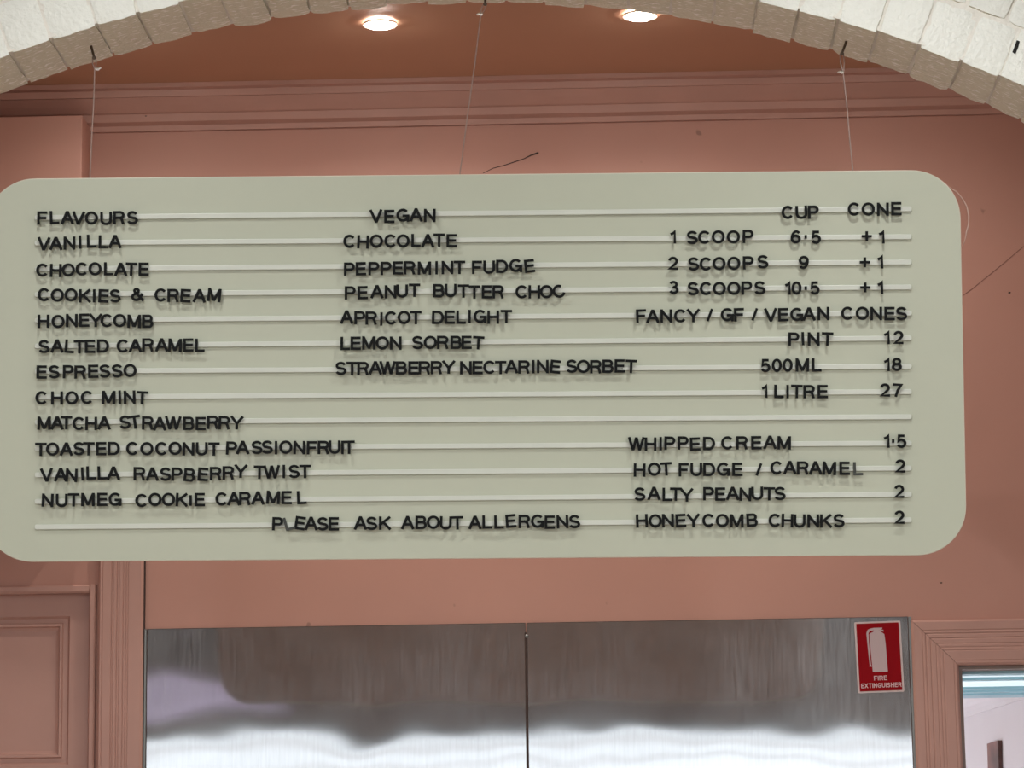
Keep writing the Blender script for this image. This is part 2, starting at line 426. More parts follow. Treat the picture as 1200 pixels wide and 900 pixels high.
# left door leaf with sunk panels
leafY = YW + .012
def frame_panel(x0, x1, z0, z1, parent):
    """stepped moulding ring and sunk field"""
    rings = [(0, 0.0), (.0045, .006), (.014, .006), (.0165, .001), (.021, .001), (.0235, .008), (.030, .010)]
    bm = bmesh.new(); prev = None
    for d, y in rings:
        r = [bm.verts.new((x, leafY + y, z)) for x, z in ((x0 + d, z0 + d), (x1 - d, z0 + d), (x1 - d, z1 - d), (x0 + d, z1 - d))]
        if prev:
            for k in range(4): bm.faces.new([prev[k], prev[(k + 1) % 4], r[(k + 1) % 4], r[k]])
        prev = r
    bm.faces.new(prev)
    bmesh.ops.recalc_face_normals(bm, faces=bm.faces[:])
    if bm.faces[-1:][0].normal.y > 0: bmesh.ops.reverse_faces(bm, faces=bm.faces[:])
    return obj('panel', bm, M_pinktrim, parent)
q1 = atY(82, 722, leafY); q2 = atY(82, 896, leafY)
holes = [(LX0 + .10, q1.x, q2.z, q1.z), (LX0 + .10, q1.x, .2, q2.z - .10)]
door1 = struct('door_1', bm_grid_wall([LX0, LX0 + .10, q1.x, LX1 + .004], [0, .2, q2.z - .10, q2.z, q1.z, LZ], holes, leafY, leafY + .04), M_pinktrim)
for h in holes: frame_panel(*h, door1)

# casing of the right doorway: two mitred moulded boards and a third leg out of view
c_o = atY(1067.5, 725, YW - .02)
CW = DX0 - c_o.x; CT = DZ + CW
gr2 = [(.24, .022, .0009), (.31, .022, .0011), (.41, .022, .0011), (.53, .02, .0008), (.61, .02, .0008), (.68, .018, .0007), (.90, .014, .0008)]
sec2 = board_profile(CW - .002, .020, gr2)
e = .0005
struct('trim_6', bm_sweep([[(c_o.x + u, YW - v, 0) for u, v in sec2], [(c_o.x + u, YW - v, CT - u - e) for u, v in sec2]]), M_pinktrim)
struct('trim_7', bm_sweep([[(c_o.x + u + e, YW - v, CT - u) for u, v in sec2], [(DX1 + CW - u - e, YW - v, CT - u) for u, v in sec2]]), M_pinktrim)
struct('trim_8', bm_sweep([[(DX1 + CW - u, YW - v, 0) for u, v in sec2], [(DX1 + CW - u, YW - v, CT - u - e) for u, v in sec2]]), M_pinktrim)
# darker jamb lining inside the doorway
bm = bm_box((DX0 - .001, YW - .004, 0), (DX0 + .006, YW + .054, DZ - .006))
struct('trim_9', bm, M_reveal)
struct('trim_10', bm_box((DX0 - .001, YW - .004, DZ - .006), (DX1, YW + .054, DZ + .001)), M_reveal)

# ------------------------------------------------------------------ passage beyond the doorway
ZP = 2.262
w1 = atZ(1127, 842.5, ZP - .05); w2 = atZ(1200, 819.5, ZP - .05)
dd = (w2 - w1); t9 = (9.2 - w1.y) / dd.y; t6 = (6.42 - w1.y) / dd.y
wa = w1 + dd * t9; wb = w1 + dd * t6
nrm = Vector((dd.y, -dd.x, 0)).normalized()
if nrm.x < 0: nrm = -nrm
def slab(p, q, z0, z1, th, n):
    bm = bmesh.new()
    P = [(p.x, p.y), (q.x, q.y), (q.x + n.x * th, q.y + n.y * th), (p.x + n.x * th, p.y + n.y * th)]
    lo = [bm.verts.new((x, y, z0)) for x, y in P]; hi = [bm.verts.new((x, y, z1)) for x, y in P]
    for k in range(4): bm.faces.new([lo[k], lo[(k + 1) % 4], hi[(k + 1) % 4], hi[k]])
    bm.faces.new(lo[::-1]); bm.faces.new(hi)
    bmesh.ops.recalc_face_normals(bm, faces=bm.faces[:]); return bm
struct('wall_passage_right', slab(wa, wb, 0, 2.6, .08, nrm), M_white)
struct('wall_passage_far', bm_box((-.9, 9.2, 0), (wa.x + .1, 9.3, 2.6)), M_white)
struct('wall_passage_left', bm_box((-.98, 6.42, 0), (-.9, 9.3, 2.6)), M_white)
struct('floor_passage', bm_box((-.98, YW + .1, -.1), (1.4, 9.3, 0)), M_tile)
ZR = 2.128                                          # the roof light hangs a little below the passage ceiling
sk1 = atZ(1150, 816.5, ZR).y                        # its far edge
sk0 = YW + .07
struct('ceiling_passage', bm_grid_wall([-.9, 1.3], [YW + .05, sk0, sk1 + .02, 9.3], [(-.9, 1.3, sk0, sk1 + .02)], 0, .04), M_creamceil)
cp = bpy.data.objects['ceiling_passage']
# the grid wall is built upright: lay it flat so that its z runs along +Y
cp.matrix_world = Matrix(((1, 0, 0, 0), (0, 0, 1, 0), (0, 1, 0, ZP), (0, 0, 0, 1)))
# cove between wall and ceiling
cv = []
for p in (wa, wb):
    ring = []
    for k in range(7):
        a_ = k / 6 * math.pi / 2
        ring.append((p.x - nrm.x * (.006 + .055 * (1 - math.cos(a_))), p.y, ZP - .05 + .05 * math.sin(a_)))
    ring.append((p.x + .0, p.y, ZP + .001)); ring.append((p.x, p.y, ZP - .05))
    cv.append(ring)
struct('trim_11', bm_sweep(cv), M_white)
# translucent corrugated roof sheet over the passage, ridges running across
rl = empty('roof_light', 'aqua corrugated translucent roof sheet glowing beyond the doorway', 'skylight', (0.2, (sk0 + sk1) / 2, ZR))
bm = bmesh.new(); prev = None
ny = 160; hy = (sk1 - sk0) / 2
for j in range(ny + 1):
    y = -hy + 2 * hy * j / ny; ph = (hy - y) / .085
    z = .008 * max(-1, min(1, 1.6 * math.sin(2 * math.pi * ph))) + .014
    r = [bm.verts.new((-1.1, y, z)), bm.verts.new((1.1, y, z))]
    if prev: bm.faces.new([prev[0], prev[1], r[1], r[0]])
    prev = r
obj('corrugated_sheet', bm, M_aqua, rl)
M_batten = mat('blue grey batten', (0.33, 0.60, 0.70), 0.5)
yc = (sk0 + sk1) / 2
for p0, p1 in ((817, 813.6), (811.2, 810.2), (807.6, 806.8), (797.2, 795.8), (791, 788.6)):
    y1_, y0_ = atZ(1150, p0, ZR).y - yc, atZ(1150, p1, ZR).y - yc
    obj('batten', bm_box((-1.1, y0_, -.002), (1.1, y1_, .004)), M_batten, rl)
for x in (-1.095, 1.095): obj('side_upstand', bm_box((x - .005, -hy, 0), (x + .005, hy, .13)), M_white, rl)
obj('end_upstand', bm_box((-1.1, hy, 0), (1.1, hy + .008, .13)), M_white, rl)
# narrow brown picture strip on the passage wall
ins = []
for px, py in ((1161.5, 871.5), (1174.5, 867.5), (1176, 930), (1163.5, 930)):
    d = ray(px, py); n0 = nrm; t = (wa - CAM).dot(n0) / d.dot(n0); ins.append(CAM + d * t)
bm = bmesh.new()
fr = [bm.verts.new(p - nrm * .012) for p in ins]; bk = [bm.verts.new(p - nrm * .0005) for p in ins]
bm.faces.new(fr); bm.faces.new(bk[::-1])
for k in range(4): bm.faces.new([fr[k], bk[k], bk[(k + 1) % 4], fr[(k + 1) % 4]])
bmesh.ops.recalc_face_normals(bm, faces=bm.faces[:])
M_pic = mat('dark red brown print', (0.17, 0.07, 0.055), 0.4, var=0.8, vscale=9, stretch=(1, 1, 1))
tag(obj('wall_picture', bm, M_pic), 'narrow dark red-brown print on the white wall beyond the doorway', 'picture')

# ------------------------------------------------------------------ hairline marks on the back wall
M_crack = mat('crack in paint', (0.17, 0.085, 0.065), 0.8)
def crack(pts, r, m_=None):
    P = [atY(x, y, YW - .0006) for x, y in pts]
    obj('crack', bm_tube(P, r, 5), m_ or M_gap_shade, wall_back)
crack([(566, 203), (578, 197), (590, 194), (602, 190), (614, 186), (622, 182), (631, 179)], [.0006, .0008, .0009, .001, .001, .0016, .0022])
crack([(1126, 348), (1140, 338), (1156, 325), (1172, 312), (1186, 300), (1202, 287)], .0004, M_crack)
for x, y, k in ((283, 107, 2), (171, 136, 1.4), (516, 144, 2), (928, 100.5, 2.4), (1021, 98, 2.2), (1183, 343, 2), (1103, 683, 1.6), (14, 688, 2)):
    p = atY(x, y, YW - (.02 if y < 140 else .0))
    if y < 140: p = atY(x, y, YW - .05)
    obj('paint_chip', bm_tube([p - Vector((.0015 * k, 0, 0)), p, p + Vector((.0015 * k, 0, .0004))], [.0006, .0010 * k, .0005], 6), M_gap_shade, wall_back)

# ------------------------------------------------------------------ steel wall panels
s_tl = atY(171, 736.5, YW); s_tr = atY(1067, 724.5, YW); seam = atY(616.8, 745, YW).x
STZ = (s_tl.z + s_tr.z) / 2
def dent(x, z):
    """gentle buckling of the thin sheet, metres"""
    g = lambda cx, cz, sx, sz, a: a * math.exp(-((x - cx) / sx) ** 2 - ((z - cz) / sz) ** 2)
    h = .00022 * noise.noise(Vector((x * 3.1, z * 5.0, 3.3))) + .00009 * noise.noise(Vector((x * 9, z * 14, 8.1)))
    h += g(-.47, 1.96, .055, .10, .0006) + g(-.92, 2.12, .05, .07, -.0001) + g(-.86, 2.243, .05, .012, .00022)
    h += g(.30, 1.98, .20, .10, .00025) + g(.60, 2.12, .10, .10, -.0005) + g(-.14, 2.0, .05, .2, .0003)
    return h
def sheet(x0, x1):
    bm = bmesh.new(); nx, nz = 110, 240; z0, z1 = 0.10, STZ; V = []
    for i in range(nx + 1):
        c = []
        for j in range(nz + 1):
            x = x0 + (x1 - x0) * i / nx; z = z0 + (z1 - z0) * j / nz
            c.append(bm.verts.new((x, YW - .004 - dent(x, z), z)))
        V.append(c)
    for i in range(nx):
        for j in range(nz): bm.faces.new([V[i][j], V[i + 1][j], V[i + 1][j + 1], V[i][j + 1]])
    return bm
pan = []
for (x0, x1, lab) in ((s_tl.x + .004, seam - .002, 'brushed stainless steel wall sheet without the sticker, beside the fluted pilaster'),
                      (seam + .002, s_tr.x - .007, 'brushed stainless steel wall sheet carrying the red fire extinguisher sticker')):
    root = empty('steel_panel', lab, 'metal panel', ((x0 + x1) / 2, YW, 0.10), group='stainless steel sheets on the back wall')
    bm = sheet(x0, x1); bmesh.ops.translate(bm, verts=bm.verts[:], vec=(-(x0 + x1) / 2, -YW, -0.10))
    obj('sheet', bm, M_steel, root, smooth=True); pan.append(root)
    hz = STZ - 0.10
    hw = (x1 - x0) / 2
    obj('backing_edge', bm_box((-hw - .0005, -.003, 0), (hw + .0005, -.0006, hz + .001)), M_gap_shade, root)
obj('edge_strip', bm_box((-.0025, -.010, 0), (.0025, -.001, STZ - 0.10)), M_edge, pan[0], (-(seam - s_tl.x) / 2 - .001, 0, 0))
obj('edge_strip', bm_box((-.003, -.010, 0), (.003, -.001, STZ - 0.10)), M_edge, pan[1], ((s_tr.x - seam) / 2 + .000, 0, 0))
obj('seam_strip', bm_box((-.0022, -.0065, 0), (.0022, -.001, STZ - 0.12)), M_gap_shade, pan[1], (-(s_tr.x - seam) / 2 + .001, 0, 0))
obj('screw', bm_tube([(0, 0, 0), (0, -.002, 0), (0, -.003, 0)], [.004, .004, .002], 12), M_edge, pan[1], (-(s_tr.x - seam) / 2 + .0035, -.005, atY(616, 746, YW).z - 0.10))

# ------------------------------------------------------------------ glyphs: stroke skeletons in a unit box, swept and welded
def arc(cx, cy, rx, ry, a0, a1, n=10):
    return [(cx + rx * math.cos(R(a0 + (a1 - a0) * i / n)), cy + ry * math.sin(R(a0 + (a1 - a0) * i / n))) for i in range(n + 1)]
oval = arc(.5, .5, .5, .5, 0, 360, 24)[:-1]
S_ = arc(.5, .745, .46, .255, 18, 90, 5) + arc(.5, .745, .46, .255, 108, 270, 8)[0:7] + [(.46, .515), (.62, .475)] + arc(.5, .255, .5, .255, 52, -90, 8) + arc(.5, .255, .5, .255, -108, -162, 4)
def bowl(x, y0, y1, xr, k=.34):     # D-like bowl from (x,y1) right and back to (x,y0)
    h = (y1 - y0) / 2; cy = (y0 + y1) / 2; cx = xr - k
    return [(x, y1), (cx, y1)] + arc(cx, cy, k, h, 80, -80, 8) + [(cx, y0), (x, y0)]
G = {  # width (outer, in cap heights), list of (closed, points)
 'A': (.88, [(0, [(0, 0), (.455, 1), (.545, 1), (1, 0)]), (0, [(.17, .33), (.83, .33)])]),
 'B': (.80, [(0, [(0, 0), (0, 1)]), (0, bowl(0, .53, 1, .93, .3)), (0, bowl(0, 0, .53, 1, .33))]),
 'C': (.90, [(0, arc(.5, .5, .5, .5, 38, 322, 20))]),
 'D': (.86, [(0, [(0, 0), (0, 1)]), (0, bowl(0, 0, 1, 1, .5))]),
 'E': (.74, [(0, [(1, 0), (0, 0), (0, 1), (.97, 1)]), (0, [(0, .52), (.9, .52)])]),
 'F': (.72, [(0, [(0, 0), (0, 1), (1, 1)]), (0, [(0, .5), (.85, .5)])]),
 'G': (.94, [(0, arc(.5, .5, .5, .5, 42, 350, 20) + [(.98, .43)]), (0, [(.58, .45), (.98, .45), (.98, 0)])]),
 'H': (.84, [(0, [(0, 0), (0, 1)]), (0, [(1, 0), (1, 1)]), (0, [(0, .52), (1, .52)])]),
 'I': (.17, [(0, [(.5, 0), (.5, 1)])]),
 'K': (.84, [(0, [(0, 0), (0, 1)]), (0, [(.95, 1), (0, .37)]), (0, [(.33, .58), (1, 0)])]),
 'L': (.68, [(0, [(0, 1), (0, 0), (1, 0)])]),
 'M': (.96, [(0, [(0, 0), (0, 1)]), (0, [(1, 0), (1, 1)]), (0, [(.08, .93), (.465, .07), (.535, .07), (.92, .93)])]),
 'N': (.84, [(0, [(0, 0), (0, 1)]), (0, [(1, 0), (1, 1)]), (0, [(.08, .92), (.92, .08)])]),
 'O': (.94, [(1, oval)]),
 'P': (.78, [(0, [(0, 0), (0, 1)]), (0, bowl(0, .46, 1, 1, .38))]),
 'R': (.84, [(0, [(0, 0), (0, 1)]), (0, bowl(0, .49, 1, .97, .36)), (0, [(.55, .49), (.78, .40), (.93, .0)])]),
 'S': (.80, [(0, S_)]),
 'T': (.82, [(0, [(0, 1), (1, 1)]), (0, [(.5, 0), (.5, 1)])]),
 'U': (.84, [(0, [(0, 1), (0, .36)] + arc(.5, .36, .5, .36, 190, 350, 10) + [(1, .36), (1, 1)])]),
 'V': (.86, [(0, [(0, 1), (.46, 0), (.54, 0), (1, 1)])]),
 'W': (1.16, [(0, [(0, 1), (.235, 0), (.285, 0), (.475, .98), (.525, .98), (.715, 0), (.765, 0), (1, 1)])]),
 'X': (.84, [(0, [(0, 0), (1, 1)]), (0, [(0, 1), (1, 0)])]),
 'Y': (.88, [(0, [(0, 1), (.5, .43), (1, 1)]), (0, [(.5, 0), (.5, .43)])]),
 '&': (.92, [(0, [(1, 0), (.22, .76)] + arc(.40, .84, .2, .16, 200, -20, 8) + [(.55, .70), (.30, .55)] + arc(.37, .28, .37, .28, 110, 290, 8) + [(.70, .12), (.92, .48)])]),
 '/': (.46, [(0, [(0, .05), (1, .95)])]),
 '+': (.72, [(0, [(0, .5), (1, .5)]), (0, [(.5, .16), (.5, .84)])]),
 '.': (.17, [(0, [(.5, .45), (.5, .55)])]),
 '0': (.72, [(1, oval)]),
 '1': (.42, [(0, [(0, .78), (.55, .84), (1, 1), (1, 0)])]),
 '2': (.70, [(0, arc(.5, .70, .5, .30, 170, -20, 10) + [(.75, .42), (.0, 0), (1, 0)])]),
 '3': (.70, [(0, arc(.47, .755, .42, .245, 160, -90, 10) + arc(.5, .265, .5, .265, 88, -160, 12))]),
 '5': (.72, [(0, [(.92, 1), (.2, 1), (.08, .50)] + arc(.5, .32, .5, .32, 130, -155, 12))]),
 '6': (.72, [(1, arc(.5, .31, .5, .31, 0, 360, 18)[:-1]), (0, arc(.55, .62, .5, .38, 35, 90, 4) + arc(.6, .35, .6, .65, 95, 178, 8))]),
 '7': (.70, [(0, [(0, 1), (1, 1), (.55, .5), (.35, 0)])]),
 '8': (.72, [(1, arc(.5, .76, .42, .24, 0, 360, 16)[:-1]), (1, arc(.5, .27, .5, .27, 0, 360, 18)[:-1])]),
 '9': (.72, [(1, arc(.5, .69, .5, .31, 0, 360, 18)[:-1]), (0, arc(.45, .38, .5, .38, 215, 270, 4) + arc(.4, .65, .6, .65, 275, 358, 8))]),
}
def ribbon(bm, pts, closed, t, y0, y1):
    P = [Vector(p) for p in pts]; Q = [P[0]]
    for p in P[1:]:
        if (p - Q[-1]).length > 1e-5: Q.append(p)
    P = Q; n = len(P); Lf, Rt = [], []
    for i in range(n):
        a = P[i - 1] if (i > 0 or closed) else None; b = P[(i + 1) % n] if (i < n - 1 or closed) else None
        d1 = (P[i] - a).normalized() if a is not None else (b - P[i]).normalized()
        d2 = (b - P[i]).normalized() if b is not None else d1
        n1 = Vector((-d1.y, d1.x)); n2 = Vector((-d2.y, d2.x)); mtr = (n1 + n2)
        mtr = mtr.normalized() if mtr.length > 1e-4 else n1
        k = (t / 2) / max(.6, mtr.dot(n1))
        p = P[i].copy()
        if not closed and i == 0: p -= d2 * t * .0
        Lf.append(p + mtr * k); Rt.append(p - mtr * k)
    fr = [(bm.verts.new((l.x, y0, l.y)), bm.verts.new((r.x, y0, r.y)), bm.verts.new((r.x, y1, r.y)), bm.verts.new((l.x, y1, l.y))) for l, r in zip(Lf, Rt)]
    m_ = n if closed else n - 1
    for i in range(m_):
        A, B = fr[i], fr[(i + 1) % n]
        for k in range(4): bm.faces.new([A[k], A[(k + 1) % 4], B[(k + 1) % 4], B[k]])
    if not closed: bm.faces.new(fr[0][::-1]); bm.faces.new(fr[-1])

def glyph_bm(ch, H, t, th, bm=None, ox=0, oz=0, wscale=1.0):
    """glyph centred on (ox, oz); outer size H tall; stroke t; thickness th towards -y"""
    w, strokes = G[ch]; Wd = max(w * H * wscale, t)
    own = bm is None
    if own: bm = bmesh.new()
    for si, (closed, pts) in enumerate(strokes):
        q = [(ox + (x - .5) * (Wd - t), oz + (y - .5) * (H - t)) for x, y in pts]
        straight = not closed
        if straight:      # square caps so that the outer size is kept
            def ext(p, r):
                p, r = Vector(p), Vector(r); return tuple(p + (p - r).normalized() * t / 2)
            curved0 = len(pts) > 6 and ch in 'CSG23596'; curved1 = curved0 and ch not in '2'
            if not curved0: q[0] = ext(q[0], q[1])
            if not curved1: q[-1] = ext(q[-1], q[-2])
        ribbon(bm, q, closed, t, -th - si * .00002, 0 + si * .00002)
    if own: bmesh.ops.recalc_face_normals(bm, faces=bm.faces[:])
    return bm

def weld(bm_list_fn, name, material):
    """union of overlapping strokes with a boolean modifier, so that each letter is one solid piece"""
    return None

LH = 0.0217; LT = 0.0041; LTH = 0.0022
LETTER_MESH = {}
def stroke_meshes(ch, H, t, th):
    w, strokes = G[ch]; out = []
    saved = G[ch]
    for s in strokes:
        G[ch] = (w, [s]); out.append(glyph_bm(ch, H, t, th))
    G[ch] = saved
    return out
def letter_mesh(ch, key=''):
    if (ch, key) in LETTER_MESH: return LETTER_MESH[(ch, key)]
    parts = stroke_meshes(ch, LH, LT, LTH)
    H = .80 if key == 'small' else 1
    me = None
    if len(parts) == 1:
        me = bpy.data.meshes.new('letter'); parts[0].to_mesh(me); parts[0].free()
    else:
        obs = []
        for i, b in enumerate(parts):
            bmesh.ops.translate(b, verts=b.verts[:], vec=(0, 0, 0))
            mm = bpy.data.meshes.new('stroke'); b.to_mesh(mm); b.free()
            if i:                       # a hair different in depth so that the union has no coplanar faces
                for v in mm.vertices: v.co.y *= (1 + .004 * i); v.co.y += .00001 * i
            o = bpy.data.objects.new('stroke', mm); col.objects.link(o); obs.append(o)
        for o in obs[1:]:
            md = obs[0].modifiers.new('union', 'BOOLEAN'); md.operation = 'UNION'; md.solver = 'EXACT'; md.object = o
            md.use_self = True
        dg = bpy.context.evaluated_depsgraph_get(); dg.update()
        me = bpy.data.meshes.new_from_object(obs[0].evaluated_get(dg)); me.name = 'letter'
        for o in obs: bpy.data.objects.remove(o)
    kx = 1.10 if ch in 'AVY' else (1.0 if ch in 'I1./' else 1.05)
    for v in me.vertices: v.co.x *= kx
    if key == 'small':
        for v in me.vertices: v.co.z *= .8
    me.materials.clear(); me.materials.append(M_letterg if key == 'grey' else M_letter)
    LETTER_MESH[(ch, key)] = me
    return me

# ------------------------------------------------------------------ the menu board
BC = Vector((-.185, 4.745, 2.5048)); BW, BH = 1.5844, .6243
Mb = Matrix.Rotation(.0094, 3, 'Z') @ Matrix.Rotation(.1019, 3, 'X') @ Matrix.Rotation(.0083, 3, 'Y')
def on_board(px, py, off=0.0):
    """point of the board's face (off metres in front of it), in the board's own x, z"""
    n = Mb @ Vector((0, -1, 0)); p0 = BC + n * off; d = ray(px, py)
    t = (p0 - CAM).dot(n) / d.dot(n); q = Mb.transposed() @ (CAM + d * t - BC)
    return Vector((q.x, -off, q.z))
board = empty('menu_board', 'large sage green menu board with black letters hung by strings under the arch', 'menu board', BC, Mb.to_euler())
def rrect(w, h, r, n=14):
    P = []
    for cx, cz, a0 in ((w / 2 - r, h / 2 - r, 0), (-w / 2 + r, h / 2 - r, 90), (-w / 2 + r, -h / 2 + r, 180), (w / 2 - r, -h / 2 + r, 270)):
        P += [(cx + r * math.cos(R(a0 + 90 * i / n)), cz + r * math.sin(R(a0 + 90 * i / n))) for i in range(n + 1)]
    return P
bo = obj('backboard', prism(rrect(BW, BH, .079), 0, .009, .0012), M_board, board)
M_boardedge = mat('pale edge highlight', (0.58, 0.55, 0.46), 0.5)  # bevel highlight painted in as a paler edge colour
bo.data.materials.append(M_boardedge)
for p in bo.data.polygons:
    if len(p.vertices) == 4: p.material_index = 1
obj('rear_panel', prism(rrect(BW - .006, BH - .006, .077), .0092, .014), M_boardback, board)

TL = [254.8, 284.6, 315, 345, 375.3, 405.3, 435, 465.3, 494.6, 525.6, 556.4, 587.6, 617.4]     # track centres at the left end
TR = [244.8, 277.4, 307.2, 336.4, 367, 396.2, 429.4, 459, 488.4, 519.4, 548.6, 579.4, 609.4]
tracks = []
TT = .0038; TH = .0082
for y0, y1 in zip(TL, TR):
    a = on_board(40.5, y0 + .2, TT); b = on_board(1068.5, y1, TT)
    c = (a + b) / 2; L_ = (b - a).length; ang = -math.atan2(b.z - a.z, b.x - a.x)
    # rounded ends, and a shallow lip along top and bottom
    pr = rrect(L_, TH, .0030, 4)
    t = obj('letter_track', prism(pr, -TT, 0, .0007), M_track, board, (c.x, 0, c.z), (0, ang, 0))
    tracks.append((t, c, ang))

ROWS = []
def crop(ox, oy, s, row, text):
    for tok in text.split():
        ch, rest = tok[0], tok[1:]
        v = [x for x in rest.split(',')]
        key = ''
        if v[-1] in ('small', 'grey'): key = v.pop()
        x = ox + float(v[0]) / s; y = oy + float(v[1]) / s; rot = float(v[2]) if len(v) > 2 else 0
        ROWS.append((row, ch, x, y, rot, key))
A1 = (30, 240, 4.8); A2 = (30, 330, 4.8); A3 = (30, 420, 4.4444); A4 = (30, 510, 5.7143); A5 = (220, 510, 5.7143)
A6 = (390, 240, 4.2857); A7 = (390, 355, 5.7143); A8 = (560, 410, 6.0)
D1 = (310, 595, 6.0); D2 = (490, 595, 6.0); D3 = (770, 230, 4.0); D4 = (740, 350, 7.0588); D5 = (880, 350, 6.3158); D6 = (730, 505, 5.7143); D7 = (870, 505, 5.7143)
crop(*A1, 0, 'F93,74 L162,71,-2 A234,72 V297,75,2 O370,74 U452,77 R525,72 S600,72')
crop(*A1, 1, 'V102,219,2 A170,217 N246,215 I306,209,-2 L371,204,-2 L437,208 A503,206')
crop(*A1, 2, 'C94,367 H169,369,1 O240,366 C316,361 O390,360 L467,360 A535,363 T594,362,2 E664,362')
crop(*A2, 3, 'C103,73 O178,76 O255,74 K333,80 I385,80 E438,80,2 S503,80 &629,72 C760,75 R830,78 E900,79,3 A977,79,2 M1061,75,6')
crop(*A2, 4, 'H100,223 O182,224 N259,219 E330,217,-1 Y394,218 C456,219 O529,219 M610,223,1 B686,223')
crop(*A2, 5, 'S103,365 A177,362 L247,364,5 T302,366 E362,364 D435,362 C547,362 A617,360 R688,356 A765,356 M840,358,2 E915,357 L980,358')
crop(*A3, 6, 'E83,71 S148,70 P222,69 R284,71 E352,67,-1 S412,66 S476,65 O543,63')
crop(*A3, 7, 'C83,205 H163,206 O240,205 C320,203 M432,203,1 I490,201,-2 N541,202,-2 T607,205,3')
crop(*A3, 8, 'M96,337 A164,336 T212,335 C277,339 H341,339 A409,336 S517,332 T568,331,-8 R636,336 A698,340 W768,336,1 B849,338 E912,339 R975,333 R1035,335,1 Y1100,335,2')
crop(*A4, 9, 'T101,95 O180,93 A272,93 S356,90 T422,91,1 E506,90 D590,89 C715,89 O811,90 C910,90 O1000,88 N1090,92,1')
crop(*A5, 9, 'U93,92 T175,93 P293,87,2 A368,82 S463,82 S532,80 I591,84 O656,80 N747,83,1 F831,84 R909,82 U983,80 I1036,82 T1080,81,-1')
crop(*A4, 10, 'V140,266,-3 A234,264 N307,268,3 I380,259,-4 L438,252,-2 L513,252,-2 A588,254 R762,258 A848,260 S936,261 P1013,261,1 B1097,266,5')
crop(*A5, 10, 'E102,262,4 R187,257 R272,252 Y355,241,2 T480,248,1 W562,246,-1 I643,243 S712,243 T785,243')
crop(*A4, 11, 'N147,436,2 U241,437 T321,433 M417,431 E513,430 G599,429 C776,437 O866,430 O956,430 K1045,432,2 I1104,437,0,small')
crop(*A5, 11, 'E80,431 C227,427 A308,425 R383,424 A470,420 M572,417,3 E662,418 L763,417,-3')
crop(*A6, 0, 'V217,57,-2 E284,58 G352,52 A418,50 N487,53')
crop(*A6, 1, 'C84,183 H152,186,2 O219,182 C290,181 O353,181 L418,179 A477,180 T534,177 E597,180')
crop(*A6, 2, 'P83,323 E141,321,-1 P206,320 P267,319 E327,317 R386,316 M460,318 I521,316 N576,315 T636,314 F724,314 U785,313 D850,309 G919,304 E988,307,-6')
crop(*A6, 3, 'P87,442 E150,441,-1 A222,436 N290,437 U348,433 T410,429 B532,431 U592,430 T656,433 T711,438 E774,437 R831,437 C949,437 H1012,437 O1073,436 C1136,434,-28')
crop(*A7, 4, 'A93,94 P180,99 R258,101 I325,107,1 C390,100 O477,97 T556,98 D704,97,2 E783,95 L859,95 I916,90 G987,90 H1074,95 T1162,91')
crop(*A7, 5, 'L83,271 E153,270 M241,268 O332,268 N421,269 S567,265 O653,264 R737,264 B825,264 E896,264 T975,267,4')
crop(*A7, 6, 'S54,438 T129,438 R203,438 A285,434 W367,434 B459,435 E540,435 R614,434 R695,433 Y776,430 N891,434 E970,433')
crop(*A8, 6, 'C82,122 T160,124 A236,118 R325,120 I390,118 N456,117 E545,118,6 S660,115 O742,116 R830,118 B915,115 E998,113 T1078,116,2')
crop(*D1, 12, 'P92,113,2 L172,110,-16,grey E250,108,9 A327,110 S408,113 E487,113 A674,107 S753,110 K846,108 A1006,104')
crop(*D2, 12, 'B20,103 O107,102 U194,107,2 T276,106,-1 A400,103 L485,100,-1 L568,100,-1 E652,93,-5 R747,96 G840,94 E926,101 N1015,98,-2 S1100,97')
crop(*D3, 0, 'C613,75 U677,75,-2 P733,74,-1 C924,60 O990,60 N1059,61 E1122,58')
crop(*D3, 1, '176,190 S165,193 C222,192 O287,190 O358,190 P427,188 6650,190 .697,190 5745,192 +983,187 11054,190')
crop(*D3, 2, '275,314 S171,317 C229,317 O291,315 O360,314 P428,312 S496,307 9688,310 +974,309 11048,307')
crop(*D3, 3, '378,427 S169,433 C230,432 O292,432 O360,431 P421,430 S482,429 1614,430 0654,430 .697,430 5739,430 +976,427 11048,427')
crop(*D4, 4, 'F80,143,-2 A176,145 N288,143 C405,142 Y512,140 /648,135 G793,132 F890,132,-2 /1020,130')
crop(*D5, 4, 'V147,120,-2 E240,118,-1 G340,116 A430,113 N537,110 C715,108 O825,108 N928,110 E1027,110 S1115,110')
crop(*D5, 5, 'P318,299,1 I385,296,-2 N465,298 T567,298,2 11008,287 21092,287')
crop(*D5, 6, '5108,495 0192,493 0272,492 M381,491 L487,490 11008,487 81080,486')
crop(*D5, 7, '1103,684 L208,686 I272,687 T340,686,1 R432,688 E532,687 2993,676 71085,677,3')
crop(*D6, 9, 'W90,86 H185,88 I253,85 P314,82,1 P403,81 E484,88,-2 D577,84 C700,80 R798,80 E894,79,-1 A985,76 M1080,80,1')
crop(*D7, 9, '1968,68 .1010,67 51065,69')
crop(*D6, 10, 'H112,262,1 O210,256 T290,254,-3 F407,260 U492,258 D578,258 G673,256 E767,257 /911,258')
crop(*D7, 10, 'C230,247 A318,245 R405,248 A490,247 M583,250,2 E685,250 L775,253,-1,grey 21058,235')
crop(*D6, 11, 'S113,423 A208,418 L297,425 T354,424,1 Y428,430,-1 P574,420 E652,423 A735,418 N820,425,2 U900,418,-1 T980,421,1 S1052,419')
crop(*D7, 11, '21050,405')
